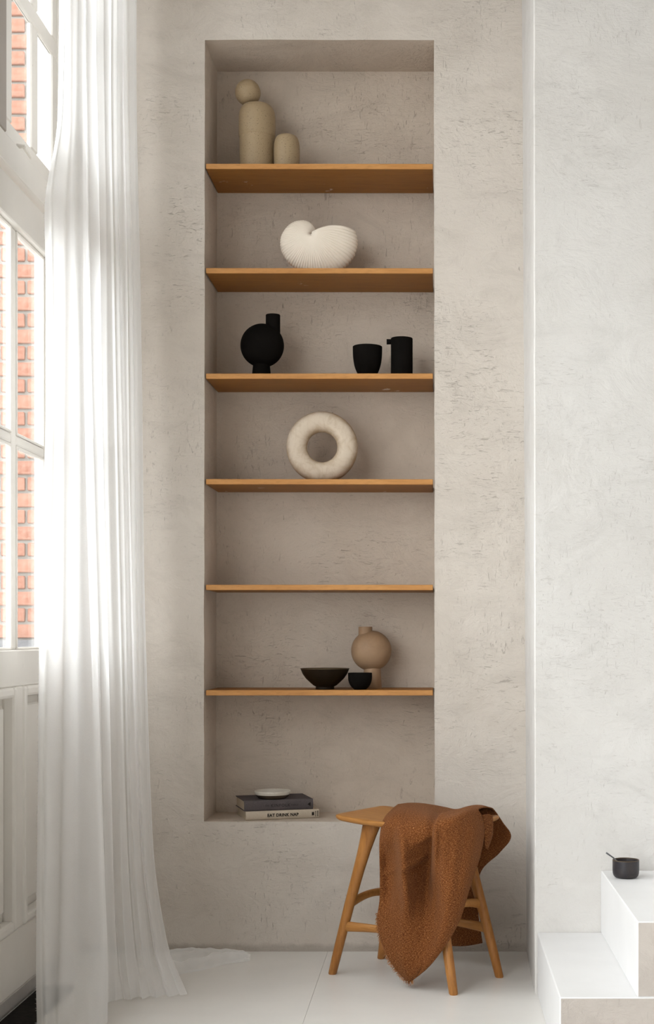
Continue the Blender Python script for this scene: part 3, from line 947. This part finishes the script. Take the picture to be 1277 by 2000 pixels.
M['ink_dim'] = cloth_cover('ink_dim', col(0.035, 0.03, 0.032), col(0.03, 0.025, 0.028))
lettering(b2, 'KINFOLK', 0.0125, 0.113, T2 * .47, M['ink_dim'], -0.0004, 0.0001, 1.25, 1.0)
lettering(b2, 'THE', 0.0068, 0.071, T2 * .47, M['ink_dim'], -0.0004, 0.0, 1.1)
lettering(b2, 'TABLE', 0.0072, 0.157, T2 * .47, M['ink_dim'], -0.0004, 0.0, 1.2)
bm = bmesh.new()
loft_into(bm, [[Vector((0.198, y_, T2 * .5)), Vector((0.2075, y_, T2 * .70)), Vector((0.2075, y_, T2 * .30))] for y_ in (-0.0004, 0.0008)])
bmesh.ops.recalc_face_normals(bm, faces=bm.faces)
obj('spine_triangle', bm, M['ink_black'], b2)
# dish
zd = zs + T1 + T2 + 0.0007
Yd = 4.40; k = Yd / F
r = empty('dish', at(532, Yd, zd)); tag(r, 'shallow off-white glazed dish with a dark bare foot on top of the books', 'dish')
Rd = 35 * k; hd = 15 * k
bm = bmesh.new()
lathe_into(bm, [(0, 0), (Rd * .70, 0), (Rd * .74, .0008), (Rd * .86, hd * .28), (Rd * .955, hd * .52)], 56)
obj('bare_base', bm, M['dish_clay'], r, angle=40)
bm = bmesh.new()
lathe_into(bm, [(Rd * .955, hd * .52), (Rd * .99, hd * .78), (Rd, hd * .95), (Rd * .985, hd), (Rd * .96, hd * .97), (Rd * .92, hd * .6), (Rd * .8, hd * .3), (0, hd * .26)], 56)
obj('glazed_rim', bm, M['dish_glaze'], r, angle=60)

# ------------------------------------------------------------------ bowl with spoon on the step
Yw = 3.665; k = Yw / F
r = empty('small_bowl', at(1222, Yw, 0.3335)); tag(r, 'small dark glazed bowl standing on the upper white step', 'bowl')
Rw = 26 * k; hw = 35 * k
bm = bmesh.new()
prof = [(0, 0), (Rw * .72, 0), (Rw * .80, .001), (Rw * .93, .0055), (Rw * .985, .012), (Rw, .02), (Rw, hw - .002)]
lathe_into(bm, prof, 56)
lathe_into(bm, [(Rw * .93, hw - .002), (Rw * .92, .014), (Rw * .8, .006), (0, .004)], 56)
bmesh.ops.recalc_face_normals(bm, faces=bm.faces)
obj('bowl_body', bm, M['navy_glaze'], r, angle=40)
bm = bmesh.new()
lathe_into(bm, [(Rw, hw - .002), (Rw * .99, hw), (Rw * .95, hw), (Rw * .93, hw - .002)], 56)
obj('rim', bm, M['brown_rim'], r, smooth=True)
bm = bmesh.new()
c0 = at(1222, Yw, 0.3335)
a = P(1183.5, 1665.5, Yw + .004); b = c0 + Vector((0.012, 0.0, 0.010))
q = c0 + Vector((-Rw * .90, 0, hw + .0035))
tube_into(bm, a - c0, q - c0, .0022, .0017, 8)
tube_into(bm, q - c0, b - c0, .0017, .0017, 8)
lathe_into(bm, [(0, -.006), (.006, -.004), (.008, 0), (.006, .003), (0, .004)], 14, b.x - c0.x, b.y - c0.y, b.z - c0.z)
o = obj('spoon', bm, M['steel_dark'], None, smooth=True)
o.location = c0
tag(o, 'thin black spoon leaning in the small dark bowl', 'spoon')

# ------------------------------------------------------------------ stool
SC = Vector((-0.0605, 3.9905, 0)); SA = math.radians(-34.2)
stool = empty('stool', SC, SA); tag(stool, 'oak stool with splayed round legs under the rust throw', 'stool')
ZS = 0.452
def seat():
    cx = [(-.200, -.128), (.200, -.128), (.212, .128), (-.212, .128)]
    out = []
    rc = 0.032
    n = 7
    for i in range(4):
        p = Vector(cx[i]); a = (Vector(cx[i - 1]) - p).normalized(); b = (Vector(cx[(i + 1) % 4]) - p).normalized()
        s_, e_ = p + a * rc, p + b * rc
        for j in range(n + 1):
            t = j / n
            out.append(s_ * (1 - t) ** 2 + p * (2 * t * (1 - t)) + e_ * t * t)
        nx = Vector(cx[(i + 1) % 4]); e2 = nx - b * rc
        for j in range(1, 9):
            t = j / 9
            q = e_.lerp(e2, t)
            nrm = Vector((b.y, -b.x))
            out.append(q + nrm * (0.007 * math.sin(PI * t)))
    bm = bmesh.new()
    zf = lambda x, y: ZS + 0.010 * (abs(x) / .21) ** 2 - 0.004 - 0.003 * (1 - (y / .13) ** 2)
    th = 0.017
    rings = []
    sc_top = [0.02, 0.35, 0.7, 0.9, 0.975, 0.995, 1.0]
    for s_ in sc_top:
        rings.append([Vector((p.x * s_, p.y * s_, zf(p.x * s_, p.y * s_) - (0 if s_ < .99 else (.0015 if s_ < 1 else .005)))) for p in out])
    for s_, dz in ((0.995, .010), (0.965, .0145), (0.90, th), (0.5, th + .002), (0.02, th + .002)):
        rings.append([Vector((p.x * s_, p.y * s_, zf(p.x * s_, p.y * s_) - dz)) for p in out])
    loft_into(bm, rings)
    bmesh.ops.recalc_face_normals(bm, faces=bm.faces)
    obj('seat', bm, M['stool_oak'], stool, angle=50)
seat()
LEGS = {}
def leg(sx, sy):
    foot = Vector((.207 * sx, .117 * sy, 0.0))
    top = Vector((.095 * sx, .078 * sy, ZS - 0.019))
    LEGS[(sx, sy)] = (foot, top)
    bm = bmesh.new()
    rings = []
    for t, ra, rbb in ((0, .0105, .0105), (.008, .0122, .0122), (.15, .0135, .0135), (.45, .0152, .0148), (.68, .0172, .0152), (.82, .0205, .0158), (.92, .0250, .0168), (1.0, .0300, .018)):
        c = foot.lerp(top, t)
        c.x -= 0.004 * sx * math.sin(PI * t) * -1
        rings.append([c + Vector((ra * math.cos(2 * PI * q / 20), rbb * math.sin(2 * PI * q / 20), 0)) for q in range(20)])
    loft_into(bm, rings)
    obj('leg', bm, M['stool_oak_leg'], stool, angle=50)
for sx in (-1, 1):
    for sy in (-1, 1): leg(sx, sy)
def onleg(k_, z_):
    f_, t_ = LEGS[k_]
    return f_.lerp(t_, z_ / t_.z)
for sx in (-1, 1):
    a, b = onleg((sx, -1), .205), onleg((sx, 1), .205)
    bm = bmesh.new()
    rings = []
    for i in range(11):
        t = i / 10
        c = a.lerp(b, t); c.z += .014 * math.sin(PI * t)
        h_ = .0145 - .0035 * math.sin(PI * t)
        rings.append([c + Vector((.0085 * math.cos(2 * PI * q / 14), 0, h_ * math.sin(2 * PI * q / 14))) for q in range(14)])
    loft_into(bm, rings)
    obj('stretcher', bm, M['stool_oak'], stool, angle=50)
for sy in (-1, 1):
    a, b = onleg((-1, sy), .138), onleg((1, sy), .138)
    bm = bmesh.new()
    rings = []
    for i in range(13):
        t = i / 12
        c = a.lerp(b, t); c.z += .006 * math.sin(PI * t)
        h_ = .0150 - .0045 * math.sin(PI * t)
        rings.append([c + Vector((0, .0085 * math.cos(2 * PI * q / 14), h_ * math.sin(2 * PI * q / 14))) for q in range(14)])
    loft_into(bm, rings)
    obj('stretcher', bm, M['stool_oak'], stool, angle=50)

# ------------------------------------------------------------------ throw
def throw():
    rows = []
    # columns left -> right; every entry (px, py, depth) in the 1277x2000 frame
    def add(pts): rows.append([P(*p) for p in pts])
    # back hem -> back rim
    add([(800, 1846, 4.19), (815, 1848, 4.17), (832, 1850, 4.18), (848, 1850, 4.15), (862, 1849, 4.14), (875, 1848, 4.13), (892, 1848, 4.10), (915, 1847, 4.08), (942, 1842, 4.06)])
    add([(800, 1770, 4.19), (815, 1770, 4.17), (832, 1770, 4.18), (848, 1770, 4.15), (862, 1770, 4.14), (875, 1770, 4.13), (892, 1770, 4.10), (912, 1770, 4.085), (932, 1768, 4.07)])
    add([(798, 1712, 4.19), (815, 1712, 4.17), (832, 1712, 4.18), (848, 1711, 4.15), (862, 1710, 4.14), (875, 1709, 4.125), (893, 1708, 4.09), (915, 1706, 4.075), (939, 1703, 4.07)])
    add([(796, 1668, 4.19), (814, 1668, 4.175), (832, 1668, 4.17), (850, 1668, 4.15), (866, 1668, 4.13), (882, 1668, 4.12), (908, 1668, 4.08), (942, 1667, 4.055), (976, 1665, 4.05)])
    add([(792, 1630, 4.195), (810, 1630, 4.18), (832, 1630, 4.17), (850, 1630, 4.15), (868, 1632, 4.13), (890, 1632, 4.12), (922, 1633, 4.075), (962, 1634, 4.05), (998, 1635, 4.035)])
    add([(784, 1592, 4.20), (805, 1592, 4.18), (828, 1592, 4.16), (850, 1594, 4.14), (872, 1596, 4.12), (895, 1597, 4.10), (926, 1598, 4.06), (955, 1602, 4.04), (981, 1606, 4.02)])
    # over the back rim
    add([(779, 1573, 4.19), (802, 1571, 4.17), (828, 1572, 4.15), (850, 1575, 4.13), (872, 1579, 4.10), (892, 1582, 4.08), (918, 1578, 4.05), (944, 1577, 4.02), (966, 1584, 4.005)])
    # on the seat
    add([(774, 1574, 4.12), (799, 1570, 4.10), (825, 1571, 4.09), (848, 1575, 4.06), (868, 1580, 4.04), (886, 1584, 4.02), (910, 1577, 3.99), (934, 1573, 3.97), (958, 1578, 3.965)])
    add([(764, 1583, 4.03), (790, 1575, 4.01), (817, 1577, 3.99), (842, 1583, 3.97), (860, 1590, 3.95), (876, 1590, 3.93), (900, 1580, 3.91), (922, 1575, 3.90), (944, 1577, 3.90)])
    # front rim
    add([(752, 1596, 3.945), (775, 1587, 3.90), (806, 1589, 3.88), (834, 1595, 3.845), (853, 1602, 3.83), (862, 1590, 3.80), (890, 1588, 3.82), (915, 1580, 3.83), (934, 1582, 3.845)])
    add([(746, 1612, 3.90), (764, 1609, 3.85), (795, 1613, 3.815), (826, 1618, 3.785), (847, 1626, 3.782), (850, 1612, 3.742), (883, 1600, 3.742), (915, 1592, 3.79), (940, 1594, 3.845)])
    add([(742, 1640, 3.89), (759, 1640, 3.855), (790, 1642, 3.79), (822, 1646, 3.795), (844, 1650, 3.81), (848, 1641, 3.748), (882, 1636, 3.735), (922, 1628, 3.775), (945, 1624, 3.85)])
    add([(741, 1680, 3.885), (762, 1680, 3.885), (787, 1682, 3.775), (818, 1684, 3.815), (841, 1686, 3.838), (850, 1682, 3.768), (885, 1680, 3.73), (917, 1676, 3.765), (938, 1668, 3.84)])
    add([(742, 1720, 3.88), (764, 1720, 3.875), (788, 1722, 3.775), (816, 1723, 3.82), (837, 1724, 3.84), (850, 1723, 3.785), (882, 1720, 3.73), (908, 1718, 3.755), (924, 1712, 3.81)])
    add([(741, 1760, 3.875), (763, 1760, 3.86), (789, 1761, 3.775), (814, 1762, 3.805), (833, 1763, 3.82), (850, 1762, 3.785), (876, 1760, 3.735), (898, 1757, 3.75), (911, 1753, 3.79)])
    add([(737, 1797, 3.87), (760, 1799, 3.835), (787, 1801, 3.79), (811, 1802, 3.795), (829, 1803, 3.80), (846, 1802, 3.785), (868, 1800, 3.745), (887, 1796, 3.75), (899, 1792, 3.77)])
    add([(744, 1835, 3.86), (764, 1840, 3.83), (787, 1843, 3.80), (809, 1844, 3.795), (826, 1844, 3.795), (840, 1843, 3.785), (856, 1840, 3.76), (869, 1836, 3.76), (879, 1832, 3.77)])
    add([(757, 1868, 3.85), (772, 1873, 3.83), (790, 1877, 3.805), (806, 1878, 3.80), (820, 1877, 3.795), (830, 1875, 3.79), (842, 1872, 3.78), (850, 1868, 3.775), (857, 1864, 3.775)])
    add([(775, 1895, 3.845), (783, 1899, 3.835), (794, 1902, 3.82), (804, 1902, 3.815), (813, 1900, 3.81), (819, 1898, 3.81), (826, 1896, 3.80), (831, 1893, 3.80), (835, 1890, 3.80)])
    add([(792, 1913, 3.845), (794, 1914, 3.842), (797, 1916, 3.84), (799, 1917, 3.838), (801, 1916, 3.836), (803, 1915, 3.835), (805, 1914, 3.832), (807, 1912, 3.83), (809, 1910, 3.83)])
    nc, nr = 110, 190
    ncol, nrow = len(rows[0]), len(rows)
    colv = [[rows[r][c] for r in range(nrow)] for c in range(ncol)]
    pts = []
    for i in range(nr + 1):
        t = i * (nrow - 1) / nr
        line = [cr(colv[c], t) for c in range(ncol)]
        pts.append([cr(line, j * (ncol - 1) / nc) for j in range(nc + 1)])
    # cloth coordinates by arc length, and fine creases
    uv = []
    vv = 0.0
    mid = nc // 2
    for i in range(nr + 1):
        if i: vv += (pts[i][mid] - pts[i - 1][mid]).length
        acc = [0.0]
        for j in range(1, nc + 1): acc.append(acc[-1] + (pts[i][j] - pts[i][j - 1]).length)
        uv.append([(a_ - acc[mid], vv) for a_ in acc])
    def crease(p, x0, y0, x1, y1, wd):           # fine pressed fold between two points of the cloth
        px, py = 853 + p.x * F / p.y, 1247 - (p.z - CAM_Z) * F / p.y
        dx, dy = x1 - x0, y1 - y0
        t_ = ((px - x0) * dx + (py - y0) * dy) / (dx * dx + dy * dy)
        if not 0 < t_ < 1 or p.y > 3.95: return 0.0
        dd = abs((px - x0) * dy - (py - y0) * dx) / math.hypot(dx, dy)
        return math.exp(-(dd / wd) ** 2) * math.sin(PI * t_)
    for i in range(nr + 1):
        for j in range(nc + 1):
            p = pts[i][j]
            e = min(1, min(j, nc - j) / 8 + .2)
            d = noise.noise(Vector((uv[i][j][0] * 16, uv[i][j][1] * 6, 2))) * 0.006 + noise.noise(Vector((uv[i][j][0] * 45 + uv[i][j][1] * 25, uv[i][j][1] * 30, 5))) * 0.0018
            d2 = -.016 * crease(p, 780, 1700, 838, 1668, 5) + .010 * crease(p, 786, 1708, 842, 1678, 5) - .008 * crease(p, 800, 1650, 846, 1632, 6) - .009 * crease(p, 746, 1708, 790, 1692, 4) + .014 * crease(p, 766, 1600, 782, 1800, 7) - .014 * crease(p, 781, 1580, 796, 1800, 7) - .012 * crease(p, 852, 1585, 850, 1720, 4) + .008 * crease(p, 915, 1600, 880, 1790, 8) - .008 * crease(p, 868, 1600, 862, 1780, 9)
            pts[i][j] = p + Vector((d * .3, d, 0)) * e + Vector((0, d2, 0))
    bm = bmesh.new()
    uvl = bm.loops.layers.uv.new('cloth')
    grid_into(bm, pts, uv, uvl)
    # loose folded corner hanging beside the seat tip
    fl_rows = [[P(940, 1592, 3.86), P(950, 1590, 3.885), P(961, 1592, 3.90)],
               [P(944, 1608, 3.86), P(953, 1606, 3.88), P(962, 1606, 3.90)],
               [P(945, 1630, 3.865), P(954, 1630, 3.88), P(962, 1627, 3.90)],
               [P(946, 1648, 3.87), P(951, 1654, 3.88), P(957, 1645, 3.895)],
               [P(950, 1656, 3.875), P(952, 1659, 3.88), P(954, 1654, 3.885)]]
    q = []
    for i in range(21):
        t = i * 4 / 20
        ln = [cr([fl_rows[r_][c_] for r_ in range(5)], t) for c_ in range(3)]
        q.append([cr(ln, j * 2 / 10) for j in range(11)])
    quv = [[(0.5 + (j * .002), i * .005) for j in range(11)] for i in range(21)]
    grid_into(bm, q, quv, uvl)
    o = obj('throw_blanket', bm, M['rust_wool'], None, smooth=True)
    md = o.modifiers.new('thickness', 'SOLIDIFY'); md.thickness = 0.0035; md.offset = 0
    tag(o, 'rust brown woven throw with a fringed edge draped over the oak stool', 'blanket')
    # fringe along the left edge of the front fall and its corner
    bm = bmesh.new()
    rnd = random.Random(3)
    edge = [(pts[i][0], pts[i][0] - pts[i][3]) for i in range(146, nr + 1)]
    edge += [(pts[nr][j], Vector((0, 0, -0.02))) for j in range(0, nc + 1, 14)]
    for a_, b_ in zip(edge[:-1], edge[1:]):
        for q_ in range(6):
            s0 = a_[0].lerp(b_[0], rnd.random())
            dr = a_[1].normalized() if a_[1].length > 1e-6 else Vector((-1, 0, 0))
            dr = (dr * .8 + Vector((rnd.uniform(-.4, .3), rnd.uniform(-.4, .4), rnd.uniform(-1.1, .1)))).normalized()
            L = rnd.uniform(.004, .0125)
            m1_ = s0 + dr * L * .5 + Vector((rnd.uniform(-1, 1), rnd.uniform(-1, 1), rnd.uniform(-1, 1))) * .001
            e_ = s0 + dr * L + Vector((0, 0, -.002))
            if e_.z < 0.001: e_.z = 0.001
            tube_into(bm, s0 - dr * .002, m1_, .0006, .0006, 3)
            tube_into(bm, m1_, e_, .0006, .0004, 3)
    f_ = obj('fringe', bm, M['fringe_wool'], o)
    tag(f_, 'light tan frayed fringe', kind='stuff')
throw()

# ------------------------------------------------------------------ curtain
def curtain():
    # plan of the cloth at several heights: (px, depth) left edge -> right edge
    top = [(116, 3.74), (127, 3.68), (139, 3.73), (151, 3.68), (163, 3.71), (165, 3.79), (158, 3.87), (172, 3.86), (188, 3.90), (187, 3.97), (203, 3.96), (216, 4.00), (215, 4.06), (230, 4.03), (240, 4.10), (238, 4.15), (250, 4.10), (260, 4.13), (266, 4.17), (262, 4.22)]
    l2 = [(112, 3.74), (124, 3.67), (138, 3.73), (151, 3.67), (164, 3.70), (167, 3.79), (160, 3.87), (174, 3.86), (190, 3.90), (189, 3.97), (205, 3.96), (218, 4.00), (218, 4.06), (232, 4.03), (243, 4.10), (242, 4.15), (253, 4.10), (262, 4.13), (268, 4.17), (264, 4.22)]
    l3 = [(86, 3.72), (104, 3.64), (128, 3.72), (148, 3.66), (166, 3.69), (170, 3.79), (163, 3.87), (177, 3.86), (193, 3.90), (192, 3.97), (208, 3.96), (221, 4.00), (222, 4.06), (236, 4.03), (247, 4.10), (246, 4.15), (256, 4.10), (265, 4.13), (271, 4.17), (267, 4.22)]
    l4 = [(92, 3.72), (106, 3.64), (128, 3.71), (152, 3.65), (170, 3.68), (174, 3.78), (166, 3.86), (180, 3.85), (196, 3.89), (195, 3.96), (211, 3.95), (224, 3.99), (226, 4.05), (240, 4.02), (250, 4.09), (250, 4.14), (259, 4.09), (268, 4.12), (274, 4.16), (270, 4.21)]
    l5 = [(74, 3.68), (92, 3.60), (122, 3.68), (155, 3.61), (184, 3.64), (189, 3.74), (181, 3.82), (195, 3.81), (209, 3.85), (209, 3.92), (223, 3.91), (236, 3.95), (238, 4.01), (250, 3.99), (260, 4.06), (260, 4.11), (269, 4.07), (278, 4.11), (285, 4.16), (282, 4.20)]
    l6 = [(70, 3.58), (88, 3.51), (118, 3.58), (155, 3.51), (194, 3.54), (201, 3.63), (195, 3.72), (206, 3.73), (219, 3.77), (220, 3.83), (233, 3.82), (246, 3.86), (250, 3.92), (262, 3.90), (272, 3.97), (274, 4.03), (283, 4.00), (291, 4.05), (297, 4.10), (295, 4.14)]
    l7 = [(70, 3.50), (87, 3.44), (114, 3.49), (150, 3.43), (194, 3.45), (207, 3.52), (205, 3.62), (212, 3.67), (226, 3.71), (230, 3.75), (245, 3.74), (258, 3.78), (266, 3.82), (278, 3.80), (290, 3.85), (297, 3.90), (306, 3.87), (315, 3.91), (325, 3.94), (324, 3.97)]
    l8 = [(72, 3.47), (88, 3.42), (112, 3.46), (148, 3.41), (190, 3.42), (206, 3.48), (208, 3.58), (211, 3.67), (225, 3.69), (240, 3.71), (255, 3.70), (268, 3.73), (280, 3.71), (293, 3.74), (306, 3.72), (320, 3.75), (334, 3.735), (347, 3.755), (358, 3.75), (365, 3.76)]
    lv = [(ZC - .012, top), (2.65, top), (2.34, l2), (2.08, l3), (1.75, l4), (0.90, l5), (0.36, l6), (0.10, l7), (0.006, l8)]
    def soften(l):                            # calmer folds in the far half of the cloth
        l = [Vector(v) for v in l]
        for _ in range(3):
            l = [l[i] if i in (0, 4, 5, 6, 19) else l[i] * .5 + (l[i - 1] + l[i + 1]) * .25 for i in range(len(l))]
        return [tuple(v) for v in l]
    top, l2, l3, l4, l5, l6, l7, l8 = [soften(l) for l in (top, l2, l3, l4, l5, l6, l7, l8)]
    n = len(top)
    cols = []
    for c in range(n):
        cols.append([Vector(((l[c][0] - 853) * l[c][1] / F, l[c][1], z_)) for z_, l in lv])
    def hermite(p, zq):
        # monotone in height: piecewise cosine between levels blended with Catmull-Rom
        zq = min(zq, p[0].z)
        for i in range(len(p) - 1):
            if p[i].z >= zq >= p[i + 1].z - 1e-9:
                h = p[i].z - p[i + 1].z
                f_ = (p[i].z - zq) / h
                def slope(q):
                    if q == 0 or q == len(p) - 1: return Vector((0, 0, 0)) if q == 0 else (p[q] - p[q - 1]) / (p[q - 1].z - p[q].z)
                    d0 = (p[q] - p[q - 1]) / (p[q - 1].z - p[q].z); d1 = (p[q + 1] - p[q]) / (p[q].z - p[q + 1].z)
                    return Vector([0.0 if a_ * b_ <= 0 else 2 * a_ * b_ / (a_ + b_) for a_, b_ in zip(d0, d1)])
                m0, m1 = slope(i) * h, slope(i + 1) * h
                f2, f3 = f_ * f_, f_ ** 3
                v = p[i] * (2 * f3 - 3 * f2 + 1) + m0 * (f3 - 2 * f2 + f_) + p[i + 1] * (3 * f2 - 2 * f3) + m1 * (f3 - f2)
                return Vector((v.x, v.y, zq))
        return p[-1].copy()
    nr, nc = 170, 230
    pts, uv = [], []
    for i in range(nr + 1):
        t = i / nr
        zq = (ZC - .012) * (1 - t) + 0.006 * t
        line = [hermite(cols[c], zq) for c in range(n)]
        row, ur = [], []
        for j in range(nc + 1):
            s_ = j * (n - 1) / nc
            p = cr(line, s_)
            damp = min(1.0, (p.z) / .05)
            wob = noise.noise(Vector((s_ * 1.1, p.z * .8, 3))) * .008 + noise.noise(Vector((s_ * 1.9, p.z * .9, 8))) * .003
            p = p + Vector((wob * .8, wob, 0))
            p.z = max(p.z, 0.004)
            row.append(p); ur.append((s_ / (n - 1) * 1.6, zq))
        pts.append(row); uv.append(ur)
    bm = bmesh.new()
    uvl = bm.loops.layers.uv.new('cloth')
    grid_into(bm, pts, uv, uvl)
    # the tail of the hem lying on the floor
    up = [(300, 1862), (345, 1859), (390, 1857), (435, 1861), (470, 1866), (490, 1871)]
    lo = [(318, 1915), (350, 1905), (395, 1897), (435, 1886), (470, 1881), (488, 1879)]
    q, quv = [], []
    na, nb_ = 70, 26
    for i in range(na + 1):
        t = i * 5 / na
        a = cr([Vector(v) for v in up], t); b = cr([Vector(v) for v in lo], t)
        ya = 2628.0 / (a.y - 1247); yb = 2628.0 / (b.y - 1247)
        A = Vector(((a.x - 853) * ya / F, ya, 0)); B = Vector(((b.x - 853) * yb / F, yb, 0))
        row = []
        for j in range(nb_ + 1):
            s_ = j / nb_
            p = A.lerp(B, s_)
            e = math.sin(PI * s_) ** .6
            h_ = (0.016 + 0.017 * math.sin(s_ * 17 + t * .9 + noise.noise(Vector((t, s_ * 2, 0))) * 2.5) + .010 * noise.noise(Vector((t * 2, s_ * 6, 1)))) * e * (1 - .45 * t / 5)
            p.z = .003 + max(0.0, h_)
            row.append(p)
        q.append(row); quv.append([(j * .01, i * .01) for j in range(nb_ + 1)])
    grid_into(bm, q, quv, uvl)
    o = obj('curtain', bm, M['sheer_voile'], None, smooth=True)
    tag(o, 'long sheer white voile curtain pooling on the floor by the doors', 'curtain')
    bm = bmesh.new()
    rnd = random.Random(5)
    for edge, sgn in ((0, -1), (nc, 1)):
        for i in range(95 if edge else 60, nr):
            for q_ in range(5 if edge else 3):
                a_ = pts[i][edge].lerp(pts[i + 1][edge], rnd.random())
                L = rnd.uniform(.002, .006)
                e_ = a_ + Vector((sgn * L * rnd.uniform(.4, 1), rnd.uniform(-.5, .5) * L, rnd.uniform(-.9, .3) * L))
                e_.z = max(e_.z, .001)
                tube_into(bm, a_, e_, .00035, .00025, 3)
    f_ = obj('frayed_edge', bm, M['sheer_voile'], o); tag(f_, kind='stuff')
curtain()

# doormat by the doors
mt = box('doormat', XL + 0.008, -0.99, 2.2, 3.86, 0.0004, 0.007, M['mat_black'], None, 0.002)
tag(mt, 'black doormat lying along the foot of the white doors', 'doormat')
